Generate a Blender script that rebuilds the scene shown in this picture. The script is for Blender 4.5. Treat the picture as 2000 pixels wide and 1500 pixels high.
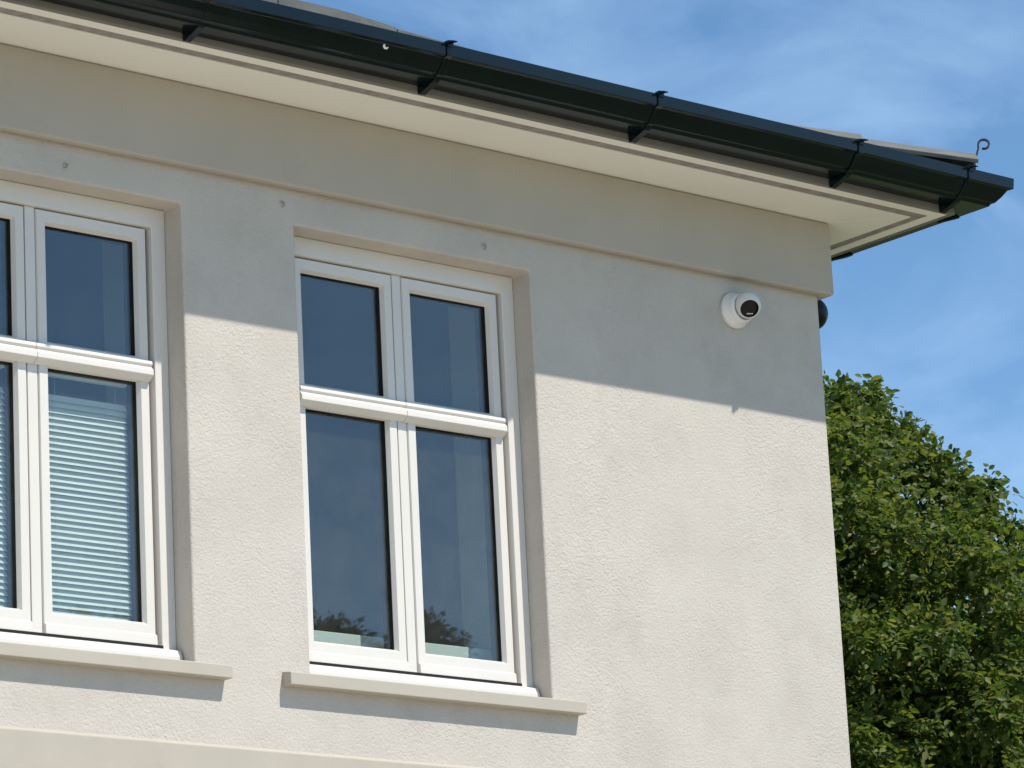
import bpy, bmesh, math, random
import numpy as np
from mathutils import Vector, Matrix

for o in list(bpy.data.objects):
    bpy.data.objects.remove(o, do_unlink=True)
scene = bpy.context.scene
COL = scene.collection
rad = math.radians
ZH = 5.15                      # height of the window heads above the ground

# ------------------------------------------------------------------ camera
cd = bpy.data.cameras.new('camera')
cam = bpy.data.objects.new('camera', cd)
COL.objects.link(cam)
yaw, pitch, roll = rad(41.177), rad(14.726), rad(-2.928)
F = Vector((math.sin(yaw)*math.cos(pitch), math.cos(yaw)*math.cos(pitch), math.sin(pitch)))
Rt = Vector((math.cos(yaw), -math.sin(yaw), 0))
Up = Rt.cross(F)
R2 = Rt*math.cos(roll) + Up*math.sin(roll)
U2 = -Rt*math.sin(roll) + Up*math.cos(roll)
CAMP = Vector((-9.338, -9.059, ZH-3.553))
m = Matrix((R2, U2, -F)).transposed().to_4x4()
m.translation = CAMP
cam.matrix_world = m
cd.sensor_width = 36
FPX = 7663.8
cd.lens = FPX*36/2000
cd.clip_start = 0.1
cd.clip_end = 2000
scene.camera = cam

def ray(px, py):
    d = F + R2*((px-1000)/FPX) - U2*((py-750)/FPX)
    return d.normalized()

# ------------------------------------------------------------------ light
TANAZ, TANDROP = 0.35, 1.598
sun_to = Vector((TANAZ, -1.0, TANDROP)).normalized()
SUN_EL = math.asin(sun_to.z)
SUN_AZ = math.atan2(sun_to.x, sun_to.y)
sd = bpy.data.lights.new('sun', 'SUN')
sd.energy = 4.6
sd.angle = rad(0.5)
sd.color = (1.0, 0.955, 0.875)
sun = bpy.data.objects.new('sun', sd)
sun.rotation_euler = sun_to.to_track_quat('Z', 'Y').to_euler()
sun.location = (0, 0, 40)
COL.objects.link(sun)

w = bpy.data.worlds.new('World')
scene.world = w
w.use_nodes = True
nt = w.node_tree
nt.nodes.clear()
wo = nt.nodes.new('ShaderNodeOutputWorld')
bg = nt.nodes.new('ShaderNodeBackground')
sky = nt.nodes.new('ShaderNodeTexSky')
sky.sky_type = 'NISHITA'
sky.sun_disc = False
sky.sun_elevation = SUN_EL
sky.sun_rotation = SUN_AZ
sky.altitude = 50
sky.air_density = 0.78
sky.dust_density = 0.0
sky.ozone_density = 2.0
tc = nt.nodes.new('ShaderNodeTexCoord')
mp = nt.nodes.new('ShaderNodeMapping')
mp.inputs['Scale'].default_value = (5.0, 9.0, 16.0)
mp.inputs['Rotation'].default_value = (0.3, 0.5, 0.2)
mp.inputs['Location'].default_value = (0.3, 0.7, 0.1)
nz = nt.nodes.new('ShaderNodeTexNoise')
nz.inputs['Scale'].default_value = 1.6
nz.inputs['Detail'].default_value = 7
nz.inputs['Roughness'].default_value = 0.55
nz.inputs['Distortion'].default_value = 0.6
cr = nt.nodes.new('ShaderNodeValToRGB')
cr.color_ramp.elements[0].position = 0.42
cr.color_ramp.elements[0].color = (0, 0, 0, 1)
cr.color_ramp.elements[1].position = 0.85
cr.color_ramp.elements[1].color = (0.33, 0.33, 0.33, 1)
mx = nt.nodes.new('ShaderNodeMix')
mx.data_type = 'RGBA'
mx.inputs['B'].default_value = (5.2, 7.0, 8.8, 1)
L = nt.links.new
L(tc.outputs['Generated'], mp.inputs['Vector'])
L(mp.outputs['Vector'], nz.inputs['Vector'])
L(nz.outputs['Fac'], cr.inputs['Fac'])
L(cr.outputs['Color'], mx.inputs['Factor'])
hsv = nt.nodes.new('ShaderNodeHueSaturation')
hsv.inputs['Hue'].default_value = 0.494
hsv.inputs['Saturation'].default_value = 1.12
L(sky.outputs['Color'], hsv.inputs['Color'])
L(hsv.outputs['Color'], mx.inputs['A'])
L(mx.outputs['Result'], bg.inputs['Color'])
bg.inputs['Strength'].default_value = 0.15
L(bg.outputs['Background'], wo.inputs['Surface'])

vs = scene.view_settings
vs.view_transform = 'Standard'
vs.look = 'None'
vs.exposure = 0.15
vs.gamma = 1.0
vs.use_curve_mapping = False
scene.render.engine = 'CYCLES'
scene.cycles.transparent_max_bounces = 24
scene.cycles.max_bounces = 10

# ------------------------------------------------------------------ materials
MATS = {}
def new_mat(name):
    mt = bpy.data.materials.new(name)
    mt.use_nodes = True
    MATS[name] = mt
    t = mt.node_tree
    b = t.nodes['Principled BSDF']
    return mt, t, b

def surf(name, col, rough=0.6, spec=0.5, var=0.0, vscale=4.0, bump=0.0, bscale=60.0,
         bdist=0.004, worm=0.0, metallic=0.0, stain=None, vstretch=(1, 1, 1), streak=None):
    """plain procedural surface: colour + soft mottling + fine relief"""
    mt, t, b = new_mat(name)
    N, K = t.nodes, t.links.new
    b.inputs['Roughness'].default_value = rough
    b.inputs['Specular IOR Level'].default_value = spec
    b.inputs['Metallic'].default_value = metallic
    co = N.new('ShaderNodeTexCoord')
    colsock = None
    if var > 0:
        mpv = N.new('ShaderNodeMapping')
        mpv.inputs['Scale'].default_value = vstretch
        K(co.outputs['Object'], mpv.inputs['Vector'])
        n1 = N.new('ShaderNodeTexNoise')
        n1.inputs['Scale'].default_value = vscale
        n1.inputs['Detail'].default_value = 8
        n1.inputs['Roughness'].default_value = 0.6
        K(mpv.outputs['Vector'], n1.inputs['Vector'])
        rp = N.new('ShaderNodeValToRGB')
        e = rp.color_ramp.elements
        e[0].position, e[1].position = 0.3, 0.7
        e[0].color = tuple(c*(1-var) for c in col) + (1,)
        e[1].color = tuple(min(1, c*(1+var)) for c in col) + (1,)
        K(n1.outputs['Fac'], rp.inputs['Fac'])
        colsock = rp.outputs['Color']
        if stain:
            n2 = N.new('ShaderNodeTexNoise')
            n2.inputs['Scale'].default_value = stain[1]
            n2.inputs['Detail'].default_value = 10
            n2.inputs['Roughness'].default_value = 0.7
            mps = N.new('ShaderNodeMapping')
            mps.inputs['Scale'].default_value = stain[4] if len(stain) > 4 else (1, 1, 1)
            mps.inputs['Location'].default_value = (3.1, 1.7, 0.4)
            K(co.outputs['Object'], mps.inputs['Vector'])
            K(mps.outputs['Vector'], n2.inputs['Vector'])
            r2 = N.new('ShaderNodeValToRGB')
            r2.color_ramp.elements[0].position = stain[2]
            r2.color_ramp.elements[1].position = min(1.0, stain[2]+0.22)
            r2.color_ramp.elements[0].color = (0, 0, 0, 1)
            r2.color_ramp.elements[1].color = (stain[3],)*3 + (1,)
            K(n2.outputs['Fac'], r2.inputs['Fac'])
            m2 = N.new('ShaderNodeMix')
            m2.data_type = 'RGBA'
            m2.inputs['B'].default_value = tuple(stain[0]) + (1,)
            K(r2.outputs['Color'], m2.inputs['Factor'])
            K(colsock, m2.inputs['A'])
            colsock = m2.outputs['Result']
        if streak:
            # faint run-down marks: narrow across, long down the wall
            mpk = N.new('ShaderNodeMapping')
            mpk.inputs['Scale'].default_value = (11, 11, 0.9)
            K(co.outputs['Object'], mpk.inputs['Vector'])
            n6 = N.new('ShaderNodeTexNoise')
            n6.inputs['Scale'].default_value = 1.0
            n6.inputs['Detail'].default_value = 6
            n6.inputs['Roughness'].default_value = 0.65
            K(mpk.outputs['Vector'], n6.inputs['Vector'])
            r6 = N.new('ShaderNodeValToRGB')
            r6.color_ramp.elements[0].position = 0.52
            r6.color_ramp.elements[1].position = 0.80
            r6.color_ramp.elements[0].color = (0, 0, 0, 1)
            r6.color_ramp.elements[1].color = (streak[1]*2,)*3 + (1,)
            K(n6.outputs['Fac'], r6.inputs['Fac'])
            m6 = N.new('ShaderNodeMix')
            m6.data_type = 'RGBA'
            m6.inputs['B'].default_value = tuple(streak[0]) + (1,)
            K(r6.outputs['Color'], m6.inputs['Factor'])
            K(colsock, m6.inputs['A'])
            colsock = m6.outputs['Result']
        K(colsock, b.inputs['Base Color'])
    else:
        b.inputs['Base Color'].default_value = tuple(col) + (1,)
    if bump > 0:
        n3 = N.new('ShaderNodeTexNoise')
        n3.inputs['Scale'].default_value = bscale
        n3.inputs['Detail'].default_value = 6
        n3.inputs['Roughness'].default_value = 0.6
        K(co.outputs['Object'], n3.inputs['Vector'])
        h = n3.outputs['Fac']
        if worm > 0:
            n4 = N.new('ShaderNodeTexNoise')
            n4.inputs['Scale'].default_value = bscale*0.55
            n4.inputs['Detail'].default_value = 2
            n4.inputs['Distortion'].default_value = 1.4
            K(co.outputs['Object'], n4.inputs['Vector'])
            # patchy: the trowelled relief is stronger in some areas
            n5 = N.new('ShaderNodeTexNoise')
            n5.inputs['Scale'].default_value = 2.3
            n5.inputs['Detail'].default_value = 3
            K(co.outputs['Object'], n5.inputs['Vector'])
            rr = N.new('ShaderNodeMapRange')
            rr.inputs['From Min'].default_value = 0.38
            rr.inputs['From Max'].default_value = 0.68
            rr.inputs['To Min'].default_value = 0.25*worm
            rr.inputs['To Max'].default_value = 1.3*worm
            K(n5.outputs['Fac'], rr.inputs['Value'])
            mu = N.new('ShaderNodeMath')
            mu.operation = 'MULTIPLY'
            K(n4.outputs['Fac'], mu.inputs[0])
            K(rr.outputs['Result'], mu.inputs[1])
            ad = N.new('ShaderNodeMath')
            ad.operation = 'ADD'
            K(h, ad.inputs[0])
            K(mu.outputs[0], ad.inputs[1])
            h = ad.outputs[0]
        bp = N.new('ShaderNodeBump')
        bp.inputs['Strength'].default_value = bump
        bp.inputs['Distance'].default_value = bdist
        K(h, bp.inputs['Height'])
        K(bp.outputs['Normal'], b.inputs['Normal'])
    return mt

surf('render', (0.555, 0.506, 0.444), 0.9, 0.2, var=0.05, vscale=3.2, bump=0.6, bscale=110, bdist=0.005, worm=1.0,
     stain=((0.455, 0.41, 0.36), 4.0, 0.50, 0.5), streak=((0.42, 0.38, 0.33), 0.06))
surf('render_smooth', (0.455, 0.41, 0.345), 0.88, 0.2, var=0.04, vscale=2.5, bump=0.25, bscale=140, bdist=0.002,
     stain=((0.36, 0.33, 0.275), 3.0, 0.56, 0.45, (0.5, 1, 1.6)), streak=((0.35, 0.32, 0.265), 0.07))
surf('sill_paint', (0.455, 0.412, 0.345), 0.8, 0.25, var=0.05, vscale=6, bump=0.2, bscale=180, bdist=0.001,
     stain=((0.33, 0.30, 0.26), 7.0, 0.6, 0.45))
surf('fascia_dark', (0.20, 0.185, 0.16), 0.8, 0.2, var=0.1, vscale=3, stain=((0.12, 0.11, 0.09), 5.0, 0.55, 0.5, (0.4, 1, 2)))  # darker brown-grey than the other eave boards, with mottled patches
surf('soffit_paint', (0.85, 0.82, 0.74), 0.6, 0.35, var=0.03, vscale=2.0, bump=0.08, bscale=30, bdist=0.002,
     stain=((0.55, 0.52, 0.45), 4.0, 0.6, 0.35))
surf('vent_grey', (0.30, 0.275, 0.255), 0.8, 0.2, var=0.22, vscale=25, bump=0.4, bscale=320, bdist=0.002)
surf('pvc', (0.70, 0.66, 0.605), 0.32, 0.45, var=0.02, vscale=5, bump=0.03, bscale=14, bdist=0.002,
     stain=((0.54, 0.52, 0.47), 9.0, 0.62, 0.3))
surf('gutter_green', (0.0030, 0.0070, 0.0085), 0.14, 0.38, var=0.25, vscale=7, bump=0.05, bscale=20, bdist=0.002,
     stain=((0.013, 0.019, 0.016), 6.0, 0.60, 0.45, (0.5, 1.5, 3)))
surf('slate', (0.13, 0.135, 0.125), 0.8, 0.3, var=0.22, vscale=9, bump=0.5, bscale=45, bdist=0.004,
     stain=((0.22, 0.215, 0.17), 13.0, 0.55, 0.6))
surf('hip_clay', (0.15, 0.15, 0.135), 0.85, 0.25, var=0.2, vscale=12, bump=0.5, bscale=55, bdist=0.004,
     stain=((0.24, 0.23, 0.18), 15.0, 0.55, 0.6))
surf('iron', (0.025, 0.027, 0.03), 0.5, 0.5, var=0.3, vscale=40, bump=0.2, bscale=120, bdist=0.001)
surf('gasket', (0.012, 0.012, 0.013), 0.6, 0.3)
surf('joint_grey', (0.16, 0.155, 0.15), 0.8, 0.2)
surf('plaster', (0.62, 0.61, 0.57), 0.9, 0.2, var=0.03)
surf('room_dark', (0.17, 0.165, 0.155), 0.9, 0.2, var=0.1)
surf('cctv_white', (0.74, 0.74, 0.72), 0.35, 0.5, var=0.02)
surf('cctv_glass', (0.002, 0.002, 0.0025), 0.12, 0.22)
surf('black_plastic', (0.007, 0.008, 0.010), 0.4, 0.25, var=0.2, vscale=20)
surf('blind_white', (0.80, 0.81, 0.79), 0.45, 0.4, var=0.02)
surf('dropping', (0.80, 0.80, 0.77), 0.9, 0.1, var=0.05, vscale=80)
surf('hook_grey', (0.26, 0.25, 0.23), 0.7, 0.3, var=0.2, vscale=60)
surf('bark', (0.13, 0.10, 0.075), 0.95, 0.2, var=0.35, vscale=9, bump=0.8, bscale=24, bdist=0.03, vstretch=(1, 1, 0.2))
surf('grass', (0.075, 0.095, 0.038), 0.95, 0.2, var=0.35, vscale=0.7, bump=0.5, bscale=8, bdist=0.05)
surf('paving', (0.54, 0.48, 0.395), 0.9, 0.2, var=0.12, vscale=1.2, bump=0.4, bscale=60, bdist=0.004,
     stain=((0.25, 0.23, 0.20), 1.5, 0.55, 0.5))

# glazing: part mirror, part see-through, faint green cast
mt, t, b = new_mat('glass')
N, K = t.nodes, t.links.new
N.remove(b)
out = N['Material Output']
ge = N.new('ShaderNodeNewGeometry')
dt = N.new('ShaderNodeVectorMath'); dt.operation = 'DOT_PRODUCT'
K(ge.outputs['Incoming'], dt.inputs[0]); K(ge.outputs['Normal'], dt.inputs[1])
ab = N.new('ShaderNodeMath'); ab.operation = 'ABSOLUTE'
K(dt.outputs['Value'], ab.inputs[0])
om = N.new('ShaderNodeMath'); om.operation = 'SUBTRACT'; om.inputs[0].default_value = 1.0
K(ab.outputs[0], om.inputs[1])
pw = N.new('ShaderNodeMath'); pw.operation = 'POWER'; pw.inputs[1].default_value = 5.0
K(om.outputs[0], pw.inputs[0])
ma = N.new('ShaderNodeMath'); ma.operation = 'MULTIPLY_ADD'
F0 = 0.095
ma.inputs[1].default_value = 1-F0; ma.inputs[2].default_value = F0
K(pw.outputs[0], ma.inputs[0])
gl = N.new('ShaderNodeBsdfGlossy'); gl.inputs['Roughness'].default_value = 0.012
tr = N.new('ShaderNodeBsdfTransparent'); tr.inputs['Color'].default_value = (0.90, 0.945, 0.925, 1)
# faint waviness of the panes
co = N.new('ShaderNodeTexCoord')
nw = N.new('ShaderNodeTexNoise'); nw.inputs['Scale'].default_value = 2.6; nw.inputs['Detail'].default_value = 1
K(co.outputs['Object'], nw.inputs['Vector'])
bw = N.new('ShaderNodeBump'); bw.inputs['Strength'].default_value = 0.12; bw.inputs['Distance'].default_value = 0.006
K(nw.outputs['Fac'], bw.inputs['Height']); K(bw.outputs['Normal'], gl.inputs['Normal'])
mi = N.new('ShaderNodeMixShader')
K(ma.outputs[0], mi.inputs['Fac']); K(tr.outputs[0], mi.inputs[1]); K(gl.outputs[0], mi.inputs[2])
# thin film of dust on the pane
df = N.new('ShaderNodeBsdfDiffuse'); df.inputs['Color'].default_value = (0.55, 0.54, 0.50, 1)
nd = N.new('ShaderNodeTexNoise'); nd.inputs['Scale'].default_value = 7.0; nd.inputs['Detail'].default_value = 8; nd.inputs['Roughness'].default_value = 0.7
K(co.outputs['Object'], nd.inputs['Vector'])
rd = N.new('ShaderNodeMapRange'); rd.inputs['From Min'].default_value = 0.3; rd.inputs['From Max'].default_value = 0.75
rd.inputs['To Min'].default_value = 0.006; rd.inputs['To Max'].default_value = 0.040
K(nd.outputs['Fac'], rd.inputs['Value'])
md_ = N.new('ShaderNodeMixShader')
K(rd.outputs['Result'], md_.inputs['Fac']); K(mi.outputs[0], md_.inputs[1]); K(df.outputs[0], md_.inputs[2])
K(md_.outputs[0], out.inputs['Surface'])

def leaf_mat(name, cols, trans=0.35):
    mt, t, b = new_mat(name)
    N, K = t.nodes, t.links.new
    ge = N.new('ShaderNodeNewGeometry')
    rp = N.new('ShaderNodeValToRGB')
    el = rp.color_ramp.elements
    el[0].position, el[0].color = 0.0, tuple(cols[0]) + (1,)
    el[1].position, el[1].color = 1.0, tuple(cols[-1]) + (1,)
    for i, c in enumerate(cols[1:-1]):
        e = el.new((i+1)/(len(cols)-1)); e.color = tuple(c) + (1,)
    K(ge.outputs['Random Per Island'], rp.inputs['Fac'])
    K(rp.outputs['Color'], b.inputs['Base Color'])
    b.inputs['Roughness'].default_value = 0.5
    b.inputs['Specular IOR Level'].default_value = 0.3
    tl = N.new('ShaderNodeBsdfTranslucent')
    hs = N.new('ShaderNodeHueSaturation')
    hs.inputs['Value'].default_value = 1.5
    hs.inputs['Saturation'].default_value = 1.1
    K(rp.outputs['Color'], hs.inputs['Color'])
    K(hs.outputs['Color'], tl.inputs['Color'])
    ms = N.new('ShaderNodeMixShader')
    ms.inputs['Fac'].default_value = trans
    K(b.outputs[0], ms.inputs[1]); K(tl.outputs[0], ms.inputs[2])
    K(ms.outputs[0], N['Material Output'].inputs['Surface'])
leaf_mat('leaf', [(0.036, 0.070, 0.018), (0.085, 0.130, 0.026), (0.140, 0.172, 0.032), (0.200, 0.210, 0.050)], 0.45)
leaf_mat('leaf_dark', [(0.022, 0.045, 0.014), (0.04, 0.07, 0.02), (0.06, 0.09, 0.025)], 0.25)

# ------------------------------------------------------------------ mesh helpers
def obj(name, verts, faces, mat, parent=None, smooth=False, bevel=0.0, seg=2, loc=None):
    me = bpy.data.meshes.new(name)
    me.from_pydata([tuple(v) for v in verts], [], [tuple(f) for f in faces])
    bm = bmesh.new(); bm.from_mesh(me)
    bmesh.ops.recalc_face_normals(bm, faces=bm.faces)
    bm.to_mesh(me); bm.free()
    me.materials.append(MATS[mat])
    if smooth:
        me.polygons.foreach_set('use_smooth', [True]*len(me.polygons))
    o = bpy.data.objects.new(name, me)
    COL.objects.link(o)
    if parent is not None:
        o.parent = parent
    if loc is not None:
        o.location = loc
    if bevel > 0:
        md = o.modifiers.new('bevel', 'BEVEL')
        md.width = bevel; md.segments = seg
        md.limit_method = 'ANGLE'; md.angle_limit = rad(25)
        md.harden_normals = False
    return o

def empty(name, loc=(0, 0, 0), rot=(0, 0, 0)):
    o = bpy.data.objects.new(name, None)
    o.location = loc; o.rotation_euler = rot
    o.empty_display_size = 0.1
    COL.objects.link(o)
    return o

def tag(o, label, cat, group=None):
    o['label'] = label; o['category'] = cat
    if group: o['group'] = group
    return o

class MB:
    def __init__(s): s.v = []; s.f = []
    def box(s, x0, x1, y0, y1, z0, z1):
        n = len(s.v)
        s.v += [(x, y, z) for x in (x0, x1) for y in (y0, y1) for z in (z0, z1)]
        s.f += [tuple(n+i for i in q) for q in ((0,1,3,2),(4,6,7,5),(0,4,5,1),(2,3,7,6),(0,2,6,4),(1,5,7,3))]
        return s
    def prism(s, prof, a, b_):
        """prof: list of points, a/b_: functions mapping a profile point to 3D at both ends"""
        n = len(s.v); k = len(prof)
        s.v += [a(*p) for p in prof] + [b_(*p) for p in prof]
        for i in range(k):
            j = (i+1) % k
            s.f.append((n+i, n+j, n+k+j, n+k+i))
        s.f.append(tuple(n+i for i in range(k)))
        s.f.append(tuple(n+k+i for i in reversed(range(k))))
        return s
    def loops(s, loops, closed_ring=True):
        """consecutive closed loops of equal length joined by quads; the last joins the first"""
        n = len(s.v); k = len(loops[0]); m_ = len(loops)
        for lp in loops: s.v += list(lp)
        rng = range(m_ if closed_ring else m_-1)
        for a in rng:
            c = (a+1) % m_
            for i in range(k):
                j = (i+1) % k
                s.f.append((n+a*k+i, n+a*k+j, n+c*k+j, n+c*k+i))
        return s
    def tube(s, pts, r, seg=8, cap=True):
        n0 = len(s.v)
        rs = r if isinstance(r, (list, tuple)) else [r]*len(pts)
        P = [Vector(p) for p in pts]
        for i, p in enumerate(P):
            d = (P[min(i+1, len(P)-1)] - P[max(i-1, 0)]).normalized()
            a = d.cross(Vector((0, 0, 1)))
            if a.length < 1e-3: a = d.cross(Vector((0, 1, 0)))
            a.normalize(); b_ = d.cross(a)
            for k in range(seg):
                t_ = 2*math.pi*k/seg
                s.v.append(tuple(p + (a*math.cos(t_) + b_*math.sin(t_))*rs[i]))
        for i in range(len(P)-1):
            for k in range(seg):
                j = (k+1) % seg
                s.f.append((n0+i*seg+k, n0+i*seg+j, n0+(i+1)*seg+j, n0+(i+1)*seg+k))
        if cap:
            s.f.append(tuple(n0+k for k in range(seg)))
            s.f.append(tuple(n0+(len(P)-1)*seg+k for k in reversed(range(seg))))
        return s
    def lathe(s, prof, origin, axis, seg=32):
        """prof: (distance along axis, radius)"""
        ax = Vector(axis).normalized()
        a = ax.cross(Vector((0, 0, 1)))
        if a.length < 1e-3: a = ax.cross(Vector((0, 1, 0)))
        a.normalize(); b_ = ax.cross(a); o0 = Vector(origin)
        n0 = len(s.v)
        for (h, r) in prof:
            for k in range(seg):
                t_ = 2*math.pi*k/seg
                s.v.append(tuple(o0 + ax*h + (a*math.cos(t_) + b_*math.sin(t_))*r))
        for i in range(len(prof)-1):
            for k in range(seg):
                j = (k+1) % seg
                s.f.append((n0+i*seg+k, n0+i*seg+j, n0+(i+1)*seg+j, n0+(i+1)*seg+k))
        s.f.append(tuple(n0+k for k in range(seg)))
        s.f.append(tuple(n0+(len(prof)-1)*seg+k for k in reversed(range(seg))))
        return s
    def build(s, name, mat, parent=None, **kw):
        return obj(name, s.v, s.f, mat, parent, **kw)

def rect(x0, x1, z0, z1, y):
    return [(x0, y, z0), (x1, y, z0), (x1, y, z1), (x0, y, z1)]

# ------------------------------------------------------------------ setting
g = obj('ground', [(-600, -600, 0), (600, -600, 0), (600, 600, 0), (-600, 600, 0)], [(0, 1, 2, 3)], 'grass')
g['kind'] = 'structure'
pv = MB().box(-26, 1.2, -24, -0.02, -0.1, 0.012).build('bounce_paving', 'paving')  # unseen pale paving added for bounce light, ending short of the gutter's reflection
pv['kind'] = 'structure'

# ------------------------------------------------------------------ house
house = empty('house')
tag(house, 'cream rendered two-storey house with white windows and dark green gutter', 'house')

XW = [(-3.640, -2.690), (-2.264, -1.314)]      # window openings in x
ZS = -1.430                                     # underside of the stone sills
D = 0.42                                        # wall thickness
XL = -9.0
WT = 0.3694                                     # wall top (soffit)

# front wall with two openings
xs = [XL, XW[0][0], XW[0][1], XW[1][0], XW[1][1], 0.0]
zs = [0.0, ZH+ZS, ZH, ZH+WT]
V = {}; vl = []; fl = []
def vid(i, j, k):
    if (i, j, k) not in V:
        V[(i, j, k)] = len(vl); vl.append((xs[i], (0.0, D)[k], zs[j]))
    return V[(i, j, k)]
hole = lambda i, j: j == 1 and i in (1, 3)
for i in range(5):
    for j in range(3):
        if hole(i, j):
            fl += [(vid(i,j,0), vid(i,j,1), vid(i+1,j,1), vid(i+1,j,0)),
                   (vid(i,j+1,0), vid(i,j+1,1), vid(i+1,j+1,1), vid(i+1,j+1,0)),
                   (vid(i,j,0), vid(i,j,1), vid(i,j+1,1), vid(i,j+1,0)),
                   (vid(i+1,j,0), vid(i+1,j,1), vid(i+1,j+1,1), vid(i+1,j+1,0))]
        else:
            for k in (0, 1):
                fl.append((vid(i,j,k), vid(i+1,j,k), vid(i+1,j+1,k), vid(i,j+1,k)))
for j in range(3):
    fl.append((vid(0,j,0), vid(0,j,1), vid(0,j+1,1), vid(0,j+1,0)))
    fl.append((vid(5,j,0), vid(5,j,1), vid(5,j+1,1), vid(5,j+1,0)))
for i in range(5):
    for j in (0, 3):
        fl.append((vid(i,j,0), vid(i,j,1), vid(i+1,j,1), vid(i+1,j,0)))
obj('front_wall', vl, fl, 'render', house, bevel=0.007, seg=3)
MB().box(-D, 0.0, D, 7.5, 0, ZH+WT).build('side_wall', 'render', house)
MB().box(XL, XL+D, D, 7.5, 0, ZH+WT).build('side_wall', 'render', house)
MB().box(XL, 0.0, 7.5, 7.5+D, 0, ZH+WT).build('rear_wall', 'render', house)
# rooms behind the glass
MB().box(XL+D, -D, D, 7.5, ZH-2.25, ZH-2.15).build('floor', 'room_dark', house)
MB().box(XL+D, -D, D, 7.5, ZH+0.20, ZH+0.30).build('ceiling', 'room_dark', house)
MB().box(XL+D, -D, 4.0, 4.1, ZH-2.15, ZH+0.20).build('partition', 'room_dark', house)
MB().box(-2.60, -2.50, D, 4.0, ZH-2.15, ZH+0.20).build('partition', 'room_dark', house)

# frieze band under the eaves, string course under the sills
FD, FZ = 0.042, 0.108
MB().prism([(-FD, FZ), (-FD, WT-0.0008), (-0.0005, WT-0.0008), (-0.0005, FZ+0.004)],
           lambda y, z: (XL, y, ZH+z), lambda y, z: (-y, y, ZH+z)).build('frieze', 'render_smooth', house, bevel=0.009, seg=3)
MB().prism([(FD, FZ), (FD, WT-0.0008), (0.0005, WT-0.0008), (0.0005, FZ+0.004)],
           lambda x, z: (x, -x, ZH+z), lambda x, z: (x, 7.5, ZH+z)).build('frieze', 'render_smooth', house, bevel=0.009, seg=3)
MB().prism([(-0.045, -1.645), (-0.045, -1.795), (-0.03, -1.815), (0.001, -1.815), (0.001, -1.63)],
           lambda y, z: (XL, y, ZH+z), lambda y, z: (-0.62, y, ZH+z)).build('string_course', 'sill_paint', house, bevel=0.004)

# soffit: trim board, vent strip, main board (front and side, mitred)
O = 0.347
def eave_board(name, mat, o0, o1, z0, z1):
    p = [(o0, z0), (o1, z0), (o1, z1), (o0, z1)]
    cuts = {'soffit_trim': [-4.6, -1.615], 'soffit_vent': [-4.2, -1.10], 'soffit_board': [-5.2, -2.12], 'fascia': [-5.0]}[name]
    xl = XL-0.35
    for xc_ in cuts:
        MB().prism(p, lambda o, z: (xl, -o, ZH+z), lambda o, z: (xc_-0.0012, -o, ZH+z)).build(name, mat, house, bevel=0.0015)
        xl = xc_
    MB().prism(p, lambda o, z: (xl, -o, ZH+z), lambda o, z: (o-0.0005, -o, ZH+z)).build(name, mat, house, bevel=0.0015)
    MB().prism(p, lambda o, z: (o, -o+0.0005, ZH+z), lambda o, z: (o, 8.2, ZH+z)).build(name, mat, house, bevel=0.0015)
eave_board('soffit_trim', 'soffit_paint', 0.282, O-0.0195, 0.369, 0.385)
eave_board('soffit_vent', 'vent_grey', 0.2395, 0.2815, 0.3712, 0.388)
eave_board('soffit_board', 'soffit_paint', 0.030, 0.239, 0.369, 0.385)
eave_board('fascia', 'fascia_dark', O-0.019, O, 0.3675, 0.476)

# ------------------------------------------------------------------ sills
def make_sill(x0, x1):
    e = 0.107
    zt = lambda y: -1.402 + (y+0.041)*0.17
    plan = [(x0-e, -0.041), (x1+e, -0.041), (x1+e, 0.001), (x1-0.0005, 0.001), (x1-0.0005, 0.175),
            (x0+0.0005, 0.175), (x0+0.0005, 0.001), (x0-e, 0.001)]
    v = [(x, y, ZH-1.4405) for x, y in plan] + [(x, y, ZH+zt(y)) for x, y in plan]
    k = len(plan)
    f = [tuple(range(k)), tuple(range(k, 2*k))] + [(i, (i+1) % k, k+(i+1) % k, k+i) for i in range(k)]
    return obj('sill', v, f, 'sill_paint', house, bevel=0.003, seg=3)
for a, b_ in XW: make_sill(a, b_)

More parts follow.
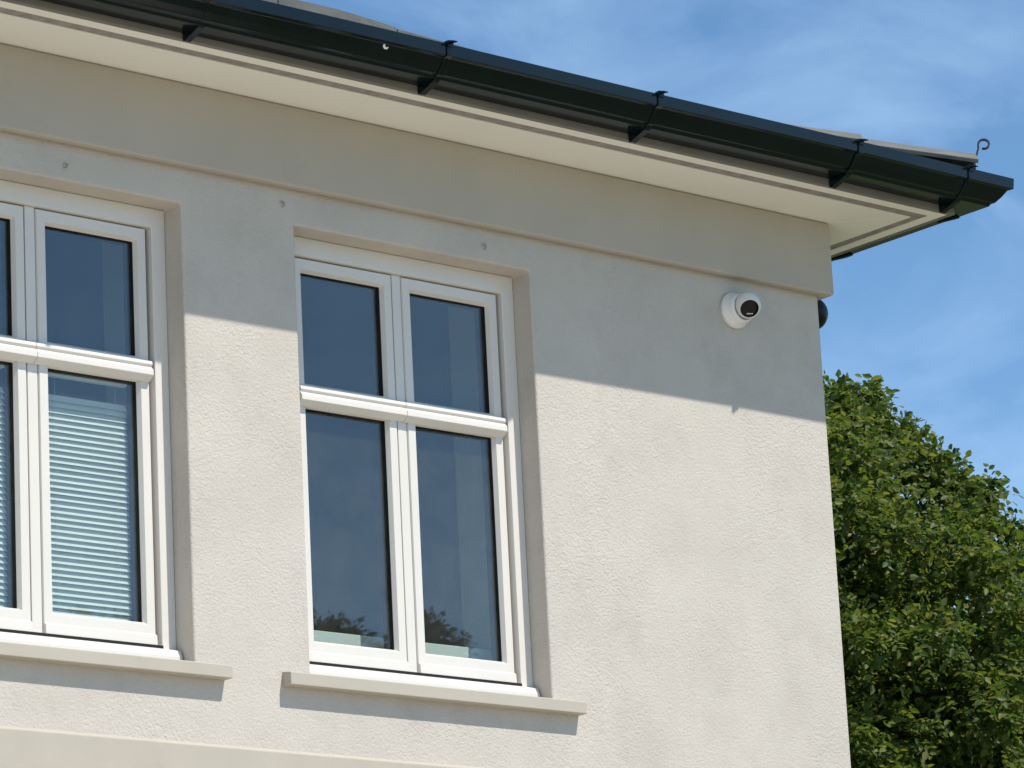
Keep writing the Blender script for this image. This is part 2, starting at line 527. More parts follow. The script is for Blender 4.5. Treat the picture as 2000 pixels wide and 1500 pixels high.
# ------------------------------------------------------------------ windows
def ring(loop_specs):
    """loop_specs: (x0,x1,z0,z1,y)"""
    mb = MB()
    mb.loops([rect(*s[:4], s[4]) for s in loop_specs])
    return mb
def make_window(x0, x1, warp):
    xc = (x0+x1)/2
    win = empty('window'); win.parent = house
    # outer frame: rabbeted ring
    a, c = x0+0.0008, x1-0.0008
    zt, zb = ZH-0.0008, ZH-1.372
    ji = 0.050
    ring([(a, c, zb, zt, 0.085), (a+ji, c-ji, zb+0.036, zt-0.060, 0.085),
          (a+ji, c-ji, zb+0.036, zt-0.060, 0.128), (a+ji+0.016, c-ji-0.016, zb+0.052, zt-0.076, 0.130),
          (a+ji+0.016, c-ji-0.016, zb+0.052, zt-0.076, 0.165), (a, c, zb, zt, 0.165)]).build('frame', 'pvc', win, bevel=0.0025)
    # projecting white sub-sill on the stone sill, with end upstands
    s = MB().prism([(0.050, -1.3835), (0.050, -1.372), (0.058, -1.352), (0.0845, -1.344), (0.0845, -1.380)],
                   lambda y, z: (a+0.004, y, ZH+z), lambda y, z: (c-0.004, y, ZH+z))
    s.build('sub_sill', 'pvc', win, bevel=0.0015)
    # mullion
    MB().box(xc-0.0172, xc+0.0172, 0.1005, 0.165, zb+0.04, zt-0.0605).build('mullion', 'pvc', win, bevel=0.002)
    MB().box(xc-0.0225, xc+0.0225, 0.112, 0.1125, zb+0.04, zt-0.0605).build('gasket', 'gasket', win)
    ring([(a+ji+0.001, c-ji-0.001, zb+0.0365, zt-0.0605, 0.1262), (a+ji+0.0185, c-ji-0.0185, zb+0.054, zt-0.078, 0.1262),
          (a+ji+0.0185, c-ji-0.0185, zb+0.054, zt-0.078, 0.1272), (a+ji+0.001, c-ji-0.001, zb+0.0365, zt-0.0605, 0.1272)]).build('gasket', 'gasket', win)
    # four sashes with beads, gaskets, spacer and glass
    SW = 0.031
    spans = [(xc-0.413, xc-0.0205), (xc+0.0205, xc+0.413)]
    levels = [(-0.505, -0.0635, 0.036, 0.036), (-1.3345, -0.506, 0.027, 0.061)]
    for li, (lz0, lz1, tw, bw_) in enumerate(levels):
        for si, (sx0, sx1) in enumerate(spans):
            z0, z1 = ZH+lz0, ZH+lz1
            ix0, ix1, iz0, iz1 = sx0+SW, sx1-SW, z0+bw_, z1-tw
            bd = 0.008
            sash = ring([(sx0, sx1, z0, z1, 0.104), (sx0+0.003, sx1-0.003, z0+0.003, z1-0.003, 0.0985),
                  (ix0, ix1, iz0, iz1, 0.0985), (ix0+bd, ix1-bd, iz0+bd, iz1-bd, 0.113),
                  (ix0+bd, ix1-bd, iz0+bd, iz1-bd, 0.1145), (ix0-0.004, ix1+0.004, iz0-0.004, iz1+0.004, 0.1148),
                  (ix0-0.004, ix1+0.004, iz0-0.004, iz1+0.004, 0.1665), (ix0, ix1, iz0, iz1, 0.167),
                  (ix0-0.002, ix1+0.002, iz0-0.002, iz1+0.002, 0.173), (sx0+0.002, sx1-0.002, z0+0.002, z1-0.002, 0.173)])
            sash = sash.build('sash', 'pvc', win, bevel=0.0012)
            # dark rubber lining of the glazing rebate
            q = 0.0035
            g_ = bd-0.0006
            ring([(ix0-q, ix1+q, iz0-q, iz1+q, 0.1152), (ix0+g_, ix1-g_, iz0+g_, iz1-g_, 0.1152),
                  (ix0+g_, ix1-g_, iz0+g_, iz1-g_, 0.1640), (ix0-q, ix1+q, iz0-q, iz1+q, 0.1640)]
                 ).build('gasket', 'gasket', win)
            cx, cz = (ix0+ix1)/2, (iz0+iz1)/2
            hw, hh = (ix1-ix0)/2 - 0.005, (iz1-iz0)/2 - 0.005
            p = MB().box(-hw, hw, -0.002, 0.002, -hh, hh).build('pane', 'glass', win)
            p.location = (cx, 0.1270, cz)
            p.rotation_euler = (rad(warp[li][si][1]), 0, rad(warp[li][si][0]))
            if li == 1:
                # weather lip along the bottom rail
                MB().prism([(0.0985, -1.300), (0.0905, -1.306), (0.0890, -1.3345), (0.0985, -1.3345)],
                           lambda y, z: (sx0+0.002, y, ZH+z), lambda y, z: (sx1-0.002, y, ZH+z)
                           ).build('bottom_rail_lip', 'pvc', win, bevel=0.0012)
    # dark gap under the bottom rail, moulded transom drip
    MB().box(a+0.010, c-0.048, 0.0832, 0.0848, ZH-1.3435, ZH-1.3352).build('drain_gap', 'gasket', win)
    prof = [(0.0984, -0.474), (0.080, -0.480), (0.0775, -0.491), (0.084, -0.497), (0.0745, -0.507), (0.0735, -0.524), (0.0984, -0.541)]
    for sx0, sx1 in ((xc-0.412, xc+0.001), (xc+0.0022, xc+0.412)):
        MB().prism(prof, lambda y, z: (sx0, y, ZH+z), lambda y, z: (sx1, y, ZH+z)).build('transom_moulding', 'pvc', win, bevel=0.0018)
    # inner board and plaster lining
    MB().box(x0+0.004, x1-0.004, 0.192, D+0.03, ZH-1.385, ZH-1.352).build('window_board', 'plaster', win, bevel=0.003)
    return win
make_window(*XW[0], [[(0.1, 0.0), (-0.15, 0.05)], [(0.0, 0.0), (-0.2, 0.0)]])
make_window(*XW[1], [[(0.0, 0.0), (-0.25, 0.0)], [(0.0, 0.0), (-0.80, 0.03)]])

# ------------------------------------------------------------------ roof
PT = math.tan(rad(20.2))
roof = empty('roof'); roof.parent = house
OE = 0.42                                     # slate tails, measured out from the wall corner
rz = lambda o: ZH + 0.493 + (OE-o)*PT         # deck / underside of slates
# deck: hipped pyramid-like body under the slates
RB = -4.0
ridge_o = -3.9
dk = [(XL-0.38, -0.37, rz(0.37)-0.012), (0.37, -0.37, rz(0.37)-0.012), (0.37, 8.25, rz(0.37)-0.012), (XL-0.38, 8.25, rz(0.37)-0.012),
      (XL+3.9, 3.9, rz(-3.9)-0.012), (-3.9, 3.9, rz(-3.9)-0.012)]
obj('deck', dk, [(0, 1, 5, 4), (1, 2, 5), (2, 3, 4, 5), (3, 0, 4)], 'slate', roof)
TH = 0.009
def slate(x0, x1, o0, o1, side=False, lift=(0, 0, 0, 0), k=0, cut=False, mid=0.0):
    """x0..x1 along the eave, o0 (tail) .. o1 (head) up the slope; lift: tail-left, tail-right, head-left, head-right"""
    base = 0.004 + 0.010                      # tails ride on the course below
    nx = 4
    top = []; bot = []
    for r_, (o, lf, hb) in enumerate(((o0, lift[0:2], base), (o1, lift[2:4], 0.001))):
        for i in range(nx+1):
            t_ = i/nx
            xe = x1
            if cut: xe = o - 0.004
            x = x0 + (xe-x0)*t_
            z = rz(o) + hb + lf[0]*(1-t_) + lf[1]*t_ + (mid*math.sin(math.pi*t_) if r_ == 0 else 0)
            p = (x, -o) if not side else (o, -x)
            top.append((p[0], p[1], z+TH)); bot.append((p[0], p[1], z - lf[0]*(1-t_) - lf[1]*t_))
    n = len(top); v = top+bot; f = []
    for i in range(nx):
        f += [(i, i+1, nx+2+i, nx+1+i), (n+i, n+nx+1+i, n+nx+2+i, n+i+1)]
        f += [(i, n+i, n+i+1, i+1), (nx+1+i, nx+2+i, n+nx+2+i, n+nx+1+i)]
    f += [(0, nx+1, n+nx+1, n), (nx, n+nx, n+2*nx+1, 2*nx+1)]
    return obj('slate', v, f, 'slate', roof)
rnd = random.Random(5)
lifts = {1: (0.012, 0.018, 0.006, 0.01), 2: (0.024, 0.014, 0.012, 0.006), 3: (0.010, -0.003, 0.002, 0)}
edges0 = [-4.0, -3.53, -3.07, -2.62, -2.168, -1.70, -1.23, -0.76, -0.30, 0.16]
for k in range(9):
    o0 = OE - 0.21*k; o1 = o0 - 0.40
    off = 0.23*(k % 2)
    ed = edges0 if k % 2 == 0 else [e+0.23 for e in edges0]
    ed = [e for e in ed if e < o1-0.12]
    for i, x0 in enumerate(ed):
        last = i == len(ed)-1
        x1 = (ed[i+1] if not last else o0) - 0.004
        jl = rnd.uniform(-0.002, 0.003)
        lf = tuple(jl+rnd.uniform(-0.0015, 0.0015) for _ in range(2)) + (0, 0)
        mid = 0
        if k == 0 and i-1 in lifts and x0 < -1.5:
            lf = lifts[i-1]; mid = 0.008 if i == 3 else 0.0
        slate(x0, x1, o0, o1, False, lf, k, last, mid)
    # the hidden right-hand slope
    eds = [e for e in (-4.0, -3.53, -3.07, -2.62, -2.168, -1.70, -1.23, -0.76, -0.30, 0.16) if e < o1-0.12]
    for i, x0 in enumerate(eds):
        last = i == len(eds)-1
        slate(x0, (eds[i+1] if not last else o0)-0.004, o0, o1, True, (0, 0, 0, 0), k, last)
# hip tiles: angled caps up the hip line
hd = Vector((-1, 1, PT)).normalized()          # up the hip
hs_ = Vector((1, 1, 0)).normalized()           # across
h0 = Vector((0.408, -0.408, rz(0.408)+0.0))
hn = hd.cross(hs_); hn = hn if hn.z > 0 else -hn
for k in range(9):
    ln = 0.44
    s0 = 0.40*k; v = []; f = []
    prof = []
    for t_ in (-1, -0.55, -0.2, 0, 0.2, 0.55, 1):
        prof.append((t_*0.135, 0.072 - 0.062*abs(t_)**1.12))
    tilt = 0.012
    for (s_, dz) in ((s0, 0.0+tilt), (s0+ln, 0.0-0.004)):
        for (q, zz) in prof:
            P = h0 + hd*s_ + hs_*q + hn*0 + Vector((0, 0, zz + dz))
            v.append(tuple(P))
        for (q, zz) in prof:
            P = h0 + hd*s_ + hs_*(q*0.97) + Vector((0, 0, zz + dz - 0.014))
            v.append(tuple(P))
    n = len(prof)
    for i in range(n-1):
        f += [(i, i+1, 2*n+i+1, 2*n+i), (n+i, 3*n+i, 3*n+i+1, n+i+1), (i, n+i, n+i+1, i+1), (2*n+i, 2*n+i+1, 3*n+i+1, 3*n+i)]
    f += [(0, 2*n, 3*n, n), (n-1, 2*n-1, 4*n-1, 3*n-1)]
    obj('hip_tile', v, f, 'hip_clay', roof, smooth=False, bevel=0.002)
# hip iron: flat strap that ends in a scroll
dg = Vector((1, -1, 0)).normalized()
pts = [(0.10, 0.500+0.115), (0.36, 0.520+0.008), (0.392, 0.522), (0.400, 0.533), (0.405, 0.552), (0.411, 0.580), (0.4155, 0.600)]
pts[0] = (0.10, 0.522+0.26*PT)
cxs, czs, rs = 0.4300, 0.6125, 0.0155
for k in range(21):
    a = math.pi*0.97 - k*(math.pi*1.62)/20
    r_ = rs*(1 - 0.012*k)
    pts.append((cxs + r_*math.cos(a)*0.92, czs + r_*math.sin(a)*1.25))
mb = MB(); hwid = 0.008; th = 0.0022
lo = []
for i, (o, z) in enumerate(pts):
    a = Vector((pts[min(i+1, len(pts)-1)][0]-pts[max(i-1, 0)][0], pts[min(i+1, len(pts)-1)][1]-pts[max(i-1, 0)][1])).normalized()
    nrm = Vector((-a.y, a.x))
    for sgn, wd in ((1, -1), (1, 1), (-1, 1), (-1, -1)):
        oo = o + nrm.x*th*sgn; zz = z + nrm.y*th*sgn
        P = Vector((oo, -oo, ZH+zz)) + hs_*hwid*wd
        mb.v.append(tuple(P))
    if i:
        n = 4*i
        for j in range(4):
            mb.f.append((n-4+j, n-4+(j+1) % 4, n+(j+1) % 4, n+j))
mb.f += [(0, 1, 2, 3), tuple(len(mb.v)-4+i for i in (3, 2, 1, 0))]
mb.build('hip_iron', 'iron', roof)
# white splash on the hip slates
def splash(parent, P, ux, uz, n, pts_, name='bird_dropping'):
    P, ux, uz, n = Vector(P), Vector(ux).normalized(), Vector(uz).normalized(), Vector(n).normalized()
    k = len(pts_); v = []
    for s_, h in ((1.0, 0.0), (0.8, 0.0016)):
        v += [tuple(P + ux*a*s_ + uz*b_*s_ + n*h) for a, b_ in pts_]
    f = [tuple(range(k)), tuple(range(k, 2*k))] + [(i, (i+1) % k, k+(i+1) % k, k+i) for i in range(k)]
    return obj(name, v, f, 'dropping', parent)

# ------------------------------------------------------------------ gutter
gut = empty('gutter'); gut.parent = house
prof_out = [(0.3505, 0.478), (0.3505, 0.388), (0.430, 0.388), (0.4355, 0.3975), (0.446, 0.400), (0.4505, 0.4055),
            (0.463, 0.419), (0.478, 0.441), (0.493, 0.4445), (0.496, 0.482)]
def offset_profile(pf, d):
    out_ = []
    for i, p in enumerate(pf):
        a = Vector(pf[max(i-1, 0)]); b_ = Vector(pf[min(i+1, len(pf)-1)])
        t_ = (b_-a).normalized(); nrm = Vector((-t_.y, t_.x))
        out_.append((p[0]+nrm.x*d, p[1]+nrm.y*d))
    return out_
inner = offset_profile(prof_out, 0.0035)
inner[-1] = (0.484, 0.4815)
loop = prof_out + inner[::-1]
mid_x = -1.93
def sweep(name, stations, loop_):
    mb_ = MB(); k = len(loop_)
    for st in stations: mb_.v += [st(o, z) for o, z in loop_]
    for s_ in range(len(stations)-1):
        for i in range(k):
            j = (i+1) % k
            mb_.f.append((s_*k+i, s_*k+j, (s_+1)*k+j, (s_+1)*k+i))
    mb_.f.append(tuple(range(k))); mb_.f.append(tuple((len(stations)-1)*k+i for i in reversed(range(k))))
    return mb_
st_f = lambda x, dz=0.0: (lambda o, z: (x, -o, ZH+z+dz))
st_c = lambda o, z: (o, -o, ZH+z)
st_s = lambda y: (lambda o, z: (o, y, ZH+z))
sweep('channel', [st_f(XL-0.5), st_f(-4.6), st_f(-2.915, -0.003), st_f(-2.0305)], loop).build('channel', 'gutter_green', gut, bevel=0.0012)
sweep('channel', [st_f(-2.0295), st_f(-1.16), st_f(-0.257, 0.003), st_f(0.2745)], loop).build('channel', 'gutter_green', gut, bevel=0.0012)
sweep('corner_angle', [st_f(0.2755), st_c, st_s(-0.275)], loop).build('corner_angle', 'gutter_green', gut, bevel=0.0012)
sweep('channel', [st_s(-0.274), st_s(8.4)], loop).build('channel', 'gutter_green', gut, bevel=0.0012)
strap_out = offset_profile(prof_out, -0.0045)
strap_in = offset_profile(prof_out, -0.0004)
def bracket(stA, stB, stM, nib=True, dz=0.0):
    a, c = stA, stB
    mb_ = sweep('b', [a, c], strap_out[1:] + strap_in[1:][::-1])
    # foot: web down to the fascia
    mb_.prism([(O+0.002, 0.385), (O+0.002, 0.361), (O+0.010, 0.359), (0.425, 0.381), (0.428, 0.385)], a, c)
    # clip hooked over the lip, its tongue sticking out
    mb_.prism([(0.4975, 0.470), (0.503, 0.470), (0.504, 0.4905), (0.484, 0.4905), (0.484, 0.4830), (0.4975, 0.4830)], a, c)
    if nib:
        mb_.prism([(0.503, 0.483), (0.5265, 0.4795), (0.5275, 0.4825), (0.503, 0.4905)], stM[0], stM[1])
    return mb_.build('bracket', 'gutter_green', gut, bevel=0.0008)
for x in (-4.66, -3.785, -2.912, -2.030, -1.161, -0.257, 0.275):
    bracket(st_f(x-0.011), st_f(x+0.011), (st_f(x-0.009), st_f(x+0.007)))
for y in (-0.275, 0.245, 1.13, 2.0):
    bracket(st_s(y-0.014), st_s(y+0.014), (st_s(y-0.008), st_s(y+0.008)))
splash(gut, (-2.263, -0.4745, ZH+0.4335), (1, 0, 0), (0, -0.5, 0.85), (0, -0.85, -0.5),
       [(-0.011, 0.006), (-0.006, 0.0085), (-0.004, 0.001), (0.004, -0.001), (0.011, 0.003), (0.009, -0.006), (-0.003, -0.007), (-0.010, -0.001)])
nP = Vector((0, -math.sin(rad(20.2)), math.cos(rad(20.2))))
splash(roof, Vector((-0.045, -0.4195, rz(0.4195)+0.0195)), (1, 0, 0), (0, 0.2, 1), (0, -1, 0.1),
       [(-0.014, -0.004), (-0.006, 0.004), (0.006, 0.003), (0.017, -0.002), (0.010, -0.006), (-0.005, -0.007)])

# ------------------------------------------------------------------ small things on the wall
# turret camera
ct = empty('security_camera', (-0.411, 0, ZH-0.003))
tag(ct, 'white round turret security camera with black glass face on wall near corner', 'camera')
MB().lathe([(0.0, 0.0605), (0.004, 0.0625), (0.012, 0.0625), (0.016, 0.0605), (0.017, 0.058), (0.040, 0.052), (0.050, 0.047), (0.052, 0.043), (0.044, 0.040)],
           (0, 0, 0), (0, -1, 0), 48).build('base', 'cctv_white', ct, smooth=True)
bc = Vector((0.003, -0.068, 0.004))
dd = Vector((-0.43, -0.667, -0.605)).normalized()
Rb = 0.0445
pr = [(-Rb*math.cos(a), Rb*math.sin(a)) for a in [rad(x) for x in range(8, 132, 6)]]
hface = pr[-1][0]; rface = pr[-1][1]
MB().lathe(pr + [(hface+0.004, rface-0.001), (hface+0.0045, rface-0.0025), (hface+0.002, rface-0.004)], bc, dd, 48).build('ball_housing', 'cctv_white', ct, smooth=True)
lens = MB().lathe([(hface-0.002, rface-0.0035), (hface+0.003, rface-0.0035), (hface+0.005, rface-0.007), (hface+0.0065, rface-0.016), (hface+0.007, 0.004)],
                  bc, dd, 48).build('lens_window', 'cctv_glass', ct, smooth=True)
# small pale marks near the lower rim of the glass
e1 = dd.cross(Vector((0, 0, 1))).normalized(); e2 = e1.cross(dd).normalized()
e1 = -e1 if e1.x < 0 else e1
for i, (u_, w_) in enumerate([(-0.0105, 0.0030), (-0.0055, 0.0045), (0.0005, 0.0040), (0.0060, 0.0035)]):
    P = bc + dd*(hface+0.0062) + e1*(u_+0.003) - e2*(0.0165)
    mbp = MB(); hh = 0.0024
    for h in (0, 0.0006):
        for a_, b_ in ((-w_*0.5, -hh*0.6), (w_*0.5, -hh), (w_*0.5, hh*0.7), (-w_*0.5, hh)):
            mbp.v.append(tuple(P + e1*a_ + e2*b_ + dd*h))
    mbp.f += [(0, 1, 2, 3), (4, 5, 6, 7), (0, 1, 5, 4), (1, 2, 6, 5), (2, 3, 7, 6), (3, 0, 4, 7)]
    q = mbp.build('pale_mark', 'cctv_white', ct)

# dark rounded fitting on the side wall, peeping past the corner
sf = empty('wall_fitting', (0.0, 0.10, ZH+0.081))
tag(sf, 'black rounded fitting peeping past the house corner under the frieze', 'wall fitting')
MB().lathe([(0.0, 0.045), (0.010, 0.046), (0.012, 0.042), (0.03, 0.040)], (0, 0, 0), (1, 0, 0), 32).build('base', 'black_plastic', sf, smooth=True)
Rf = 0.060
MB().lathe([(-Rf*math.cos(a), Rf*math.sin(a)) for a in [rad(x) for x in range(14, 171, 8)]], (0.062, 0, 0), (1, 0, 0), 40).build('dome', 'black_plastic', sf, smooth=True)

# old cable hooks left in the render
def hook(x, z, label, rot):
    h = empty('cable_hook', (x, 0, ZH+z), (0, rot, 0))
    tag(h, label, 'hook', 'old cable hooks in the wall')
    MB().lathe([(-0.002, 0.0085), (0.0025, 0.008), (0.003, 0.004)], (0, 0, 0.004), (0, -1, 0), 16).build('plug', 'sill_paint', h, smooth=True)
    pts_ = [(0, 0.0, 0.006), (0.0, -0.008, 0.007), (0.003, -0.012, 0.006), (0.005, -0.0125, 0.001), (0.003, -0.012, -0.006), (-0.001, -0.010, -0.011), (-0.004, -0.006, -0.011)]
    MB().tube([tuple(c*0.85 for c in q) for q in pts_], 0.0016, 8).build('hook', 'hook_grey', h, smooth=True)
hook(-3.107, 0.044, 'small old hook above the left window under the frieze', 0.5)
hook(-2.311, 0.058, 'small old hook in the wall between the two windows', 0.0)
hook(-1.506, 0.050, 'small old hook above the right window under the frieze', -0.15)

# ------------------------------------------------------------------ things behind the glass
def make_blind(x0, x1, label):
    ro = empty('venetian_blind', ((x0+x1)/2, 0.1605, ZH-0.548))
    tag(ro, label, 'blind', 'venetian blinds in the left window')
    hw = (x1-x0)/2
    MB().box(-hw, hw, -0.011, 0.011, 0.000, 0.012).build('headrail', 'blind_white', ro, bevel=0.002)
    z = -0.064; n = 0
    me = None
    while z > -0.712:
        if me is None:
            mb_ = MB(); k = 5; wd = 0.0125; ti = rad(57)
            arc = []
            for i in range(k):
                t_ = -1 + 2*i/(k-1)
                y_ = t_*wd; zc = 0.0016*(1-t_*t_)
                arc.append((y_*math.cos(ti) - zc*math.sin(ti)*-1, y_*math.sin(ti) + zc*math.cos(ti)))
            lp = arc + [(a, b_-0.0005) for a, b_ in arc[::-1]]
            mb_.prism(lp, lambda y, zz: (-hw, y, zz), lambda y, zz: (hw, y, zz))
            o = mb_.build('slat', 'blind_white', ro, smooth=False)
            me = o.data
        else:
            o = bpy.data.objects.new('slat', me); COL.objects.link(o); o.parent = ro
        o.location = (rnd.uniform(-0.0008, 0.0008), 0, z)
        o.rotation_euler = (rnd.uniform(-0.06, 0.06), rnd.uniform(-0.0012, 0.0012), 0)
        z -= 0.0187; n += 1
    MB().box(-hw, hw, -0.010, 0.010, -0.742, -0.729).build('bottom_rail', 'blind_white', ro, bevel=0.002)
    for sx in (-0.7, 0.7):
        MB().tube([(sx*hw, -0.0125, -0.01), (sx*hw, -0.0125, -0.73)], 0.0004, 6).build('ladder_cord', 'blind_white', ro)
    return ro
make_blind(-3.530, -3.2275, 'white venetian blind behind left pane of left window, cut by photo edge')
make_blind(-3.1025, -2.797, 'white venetian blind with sunlit slats behind right lower pane of left window')
bd = MB().box(-2.235, -1.338, -0.008, 0.008, 0.0, 0.150)
bo = bd.build('board', 'blind_white', None, bevel=0.002)
bo.location = (0, 0.235, ZH-1.352)
tag(bo, 'low pale board standing on the sill inside the right window', 'board')

# ------------------------------------------------------------------ trees
def np_mesh(name, verts, quads, mat, parent):
    me = bpy.data.meshes.new(name)
    nv, nq = len(verts), len(quads)
    me.vertices.add(nv); me.vertices.foreach_set('co', verts.astype(np.float32).ravel())
    me.loops.add(nq*4); me.loops.foreach_set('vertex_index', quads.astype(np.int32).ravel())
    me.polygons.add(nq)
    me.polygons.foreach_set('loop_start', np.arange(0, nq*4, 4, dtype=np.int32))
    me.update(calc_edges=True)
    me.materials.append(MATS[mat])
    o = bpy.data.objects.new(name, me); COL.objects.link(o); o.parent = parent
    return o

def unit(v): return v/np.maximum(np.linalg.norm(v, axis=-1, keepdims=True), 1e-9)

def make_tree(base, centre, radii, label, group, seed, n_clump, sprays, leaf_len, mat, focus=None, lump=0.22, trim=None, extra=None, cs=(0.09, 0.17), core=0.5):
    """trunk + limbs + crown of leafy sprays gathered in uneven clumps"""
    rg = np.random.default_rng(seed)
    root = empty('tree', base)
    tag(root, label, 'tree', group)
    base = np.array(base, float); C = np.array(centre, float); Rr = np.array(radii, float)
    # clumps spread through the outer volume of the crown
    u = unit(rg.normal(size=(n_clump, 3)))
    u[:, 2] = np.where(u[:, 2] < -0.55, -u[:, 2], u[:, 2])
    rr = core + (1-core)*rg.random(n_clump)**0.55
    ph = rg.uniform(0, 6.28, 6)
    lumpy = 1 + lump*(np.sin(3.1*u[:, 0]+ph[0])*np.sin(2.7*u[:, 1]+ph[1]) + 0.7*np.sin(5.3*u[:, 2]+ph[2]+2*u[:, 0]))
    cl = C + u*Rr*(rr*lumpy)[:, None]
    csz = Rr.mean()*rg.uniform(cs[0], cs[1], n_clump)
    if trim is not None:
        kp = trim(cl, csz, rg)
        cl, u, csz = cl[kp], u[kp], csz[kp]; n_clump = len(cl)
    if extra is not None:
        eP, eS = extra(rg)
        cl = np.concatenate([cl, eP]); u = np.concatenate([u, unit(eP-C)]); csz = np.concatenate([csz, eS]); n_clump = len(cl)
    # wood
    wood = MB()
    top = C + np.array([0, 0, Rr[2]*0.35])
    tp = [tuple(base*(1-t_) + top*t_ - base + np.array([0.12*math.sin(4*t_+seed), 0.1*math.sin(5*t_), 0])*t_) for t_ in np.linspace(0, 1, 9)]
    wood.tube(tp, [0.20*(1-0.85*t_)+0.015 for t_ in np.linspace(0, 1, 9)], 10)
    trunk = wood.build('trunk', 'bark', root, smooth=True)
    limbs = MB()
    idx = rg.choice(n_clump, min(n_clump, 220), replace=False)
    if extra is not None: idx = np.unique(np.concatenate([idx, np.arange(n_clump-len(eP), n_clump)]))
    for i in idx:
        h = rg.uniform(0.35, 0.95)
        a = np.array(tp[0])*(1-h) + np.array(tp[-1])*h
        e = cl[i]-base
        md = a*0.45 + e*0.55 + np.array([0, 0, -0.12*np.linalg.norm(e-a)])
        pts_ = [(1-t_)**2*a + 2*t_*(1-t_)*md + t_*t_*e for t_ in np.linspace(0, 1, 6)]
        limbs.tube([tuple(p) for p in pts_], [0.045*(1-t_)**1.2+0.006 for t_ in np.linspace(0, 1, 6)], 5, cap=False)
    limbs.build('limbs', 'bark', root, smooth=True)
    # sprays: each a short twig with alternate leaves
    nS = n_clump*sprays
    ci = np.repeat(np.arange(n_clump), sprays)
    if focus is not None:
        keep = focus(cl, rg)[ci]
        ci = ci[keep]; nS = len(ci)
    d = unit(rg.normal(size=(nS, 3)) + 0.7*u[ci] + np.array([0, 0, 0.15]))
    st = cl[ci] + d*(csz[ci]*rg.random(nS)**0.5)[:, None]*np.array([1.2, 1.2, 0.62])
    tw = unit(d + 0.55*rg.normal(size=(nS, 3)) + np.array([0, 0, -0.18]))
    tl = leaf_len*rg.uniform(2.2, 4.2, nS)
    nl = 8
    P = []; A = []; S = []; Nn = []
    side = unit(np.cross(tw, np.array([0, 0, 1.0]) + 0.3*rg.normal(size=(nS, 3))))
    upv = np.cross(side, tw)
    for k in range(nl):
        f_ = (k+0.6)/nl
        p = st + tw*(tl*f_)[:, None] + np.array([0, 0, -1])*((0.10*tl*f_*f_)[:, None])
        sg = 1 if k % 2 else -1
        ax = unit(tw*0.55 + side*(sg*rg.uniform(0.5, 1.1, nS))[:, None] + 0.35*rg.normal(size=(nS, 3)) + np.array([0, 0, -0.22]))
        nn = unit(upv + 0.55*rg.normal(size=(nS, 3)))
        nn = unit(nn - ax*(nn*ax).sum(1, keepdims=True))
        P.append(p); A.append(ax); Nn.append(nn); S.append(leaf_len*rg.uniform(0.55, 1.45, nS))
    P = np.concatenate(P); A = np.concatenate(A); Nn = np.concatenate(Nn); S = np.concatenate(S)[:, None]
    B = np.cross(Nn, A)
    # leaf: folded blade, six corners, two quads
    w_ = 0.30
    v0 = P
    v1 = P + S*(0.38*A + w_*B + 0.07*Nn)
    v2 = P + S*(0.75*A + 0.20*B + 0.05*Nn)
    v3 = P + S*(1.0*A - 0.06*Nn)
    v4 = P + S*(0.75*A - 0.20*B + 0.05*Nn)
    v5 = P + S*(0.38*A - w_*B + 0.07*Nn)
    n = len(P)
    verts = np.stack([v0, v1, v2, v3, v4, v5], 1).reshape(-1, 3) - base
    i0 = (np.arange(n)*6)[:, None]
    quads = np.concatenate([i0+np.array([[0, 1, 2, 3]]), i0+np.array([[0, 3, 4, 5]])], 0)
    np_mesh('crown', verts, quads, mat, root)
    return root

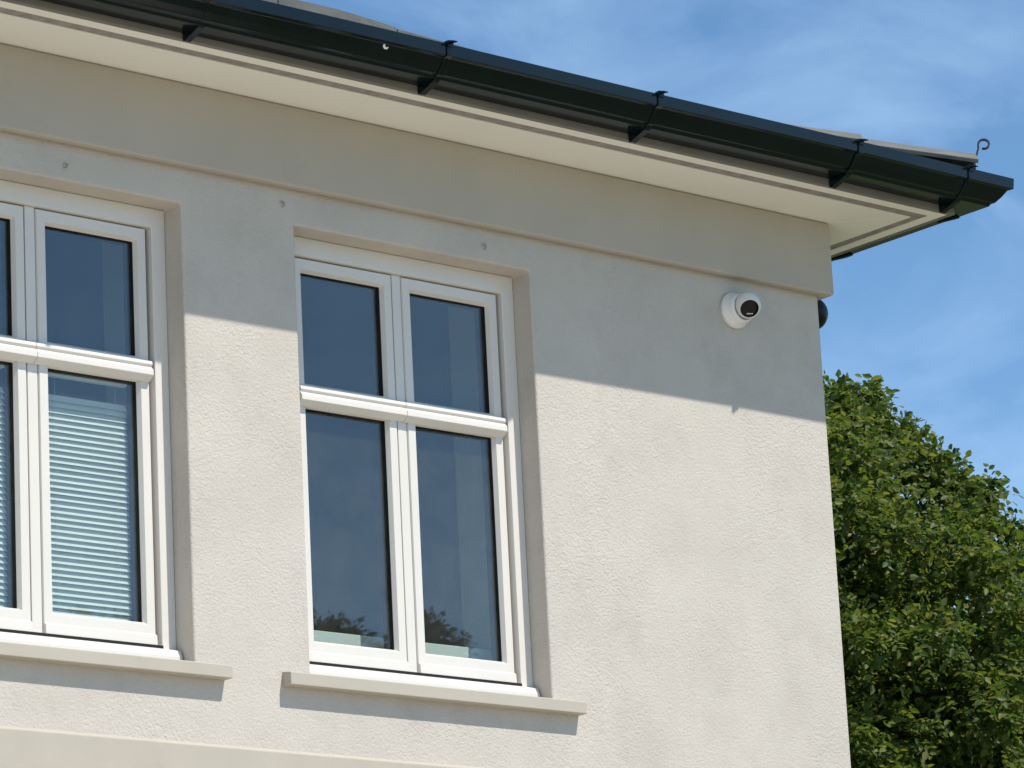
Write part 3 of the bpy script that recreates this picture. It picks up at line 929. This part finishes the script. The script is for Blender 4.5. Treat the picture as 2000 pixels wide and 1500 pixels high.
# tree behind the house: its right shoulder shows past the corner
DT = 31.0
tc_ = CAMP + ray(1385, 1425)*DT
def focus_back(c, rg):
    # the side turned to the camera and right of the house is kept dense, the hidden side thin
    r = np.array(R2); f_ = np.array(F)
    rel = c - np.array(CAMP)
    z = rel@f_; px = 1000 + FPX*(rel@r)/z
    far = (z - (np.array(tc_)-np.array(CAMP))@f_)
    return ((px > 1480) | (rg.random(len(c)) < 0.25)) & ((far < 0.2) | (rg.random(len(c)) < 0.3))
OUT = np.array([(1400, 600), (1600, 735), (1690, 745), (1705, 850), (1770, 850), (1785, 915), (1840, 930), (1900, 950), (1908, 1075), (1930, 1075), (1940, 1035), (2000, 1090), (2100, 1180), (2300, 1500)], float)
def crown_shape(p, cz_, rg):
    # shoulder of the crown falls away to the right in uneven steps
    rel = p - np.array(CAMP)
    z = rel@np.array(F); px = 1000 + FPX*(rel@np.array(R2))/z; py = 750 - FPX*(rel@np.array(U2))/z
    return py > np.interp(px, OUT[:, 0], OUT[:, 1]) + 62 + 240*cz_ + np.abs(rg.normal(0, 22, len(p)))
# boughs that stand out along the shoulder (pixel -> direction, depth within the crown)
BOUGH = [(1618, 752, -0.3, .17), (1652, 742, 0.2, .16), (1684, 744, -0.1, .15), (1690, 790, -0.4, .2), (1640, 800, -0.6, .28),
         (1748, 812, 0.1, .17), (1768, 840, -0.3, .2), (1715, 850, -0.5, .26), (1800, 872, -0.2, .2), (1826, 898, 0.0, .18),
         (1850, 922, -0.3, .24), (1882, 936, 0.1, .14), (1918, 930, -0.1, .12), (1884, 985, -0.4, .2), (1850, 1000, -0.7, .3),
         (1930, 1010, 0.3, .15), (1955, 1008, 0.1, .16), (1978, 1030, 0.0, .18), (1995, 1075, -0.2, .24), (1950, 1080, -0.5, .28)]
def add_boughs(rg):
    P = []; S = []
    for px, py, dz, r_ in BOUGH:
        P.append(np.array(CAMP + ray(px, py+46)*(DT+dz))); S.append(r_*0.72)
    return np.array(P), np.array(S)
make_tree((tc_.x, tc_.y, 0.0), tuple(tc_), (3.2, 3.2, 3.1),
          'leafy green tree behind the house, rising past its right corner', None, 11, 1300, 62, 0.062, 'leaf', focus_back, 0.12, crown_shape, add_boughs, (0.05, 0.115), 0.28)
# tree across the road, seen as a reflection in the right window
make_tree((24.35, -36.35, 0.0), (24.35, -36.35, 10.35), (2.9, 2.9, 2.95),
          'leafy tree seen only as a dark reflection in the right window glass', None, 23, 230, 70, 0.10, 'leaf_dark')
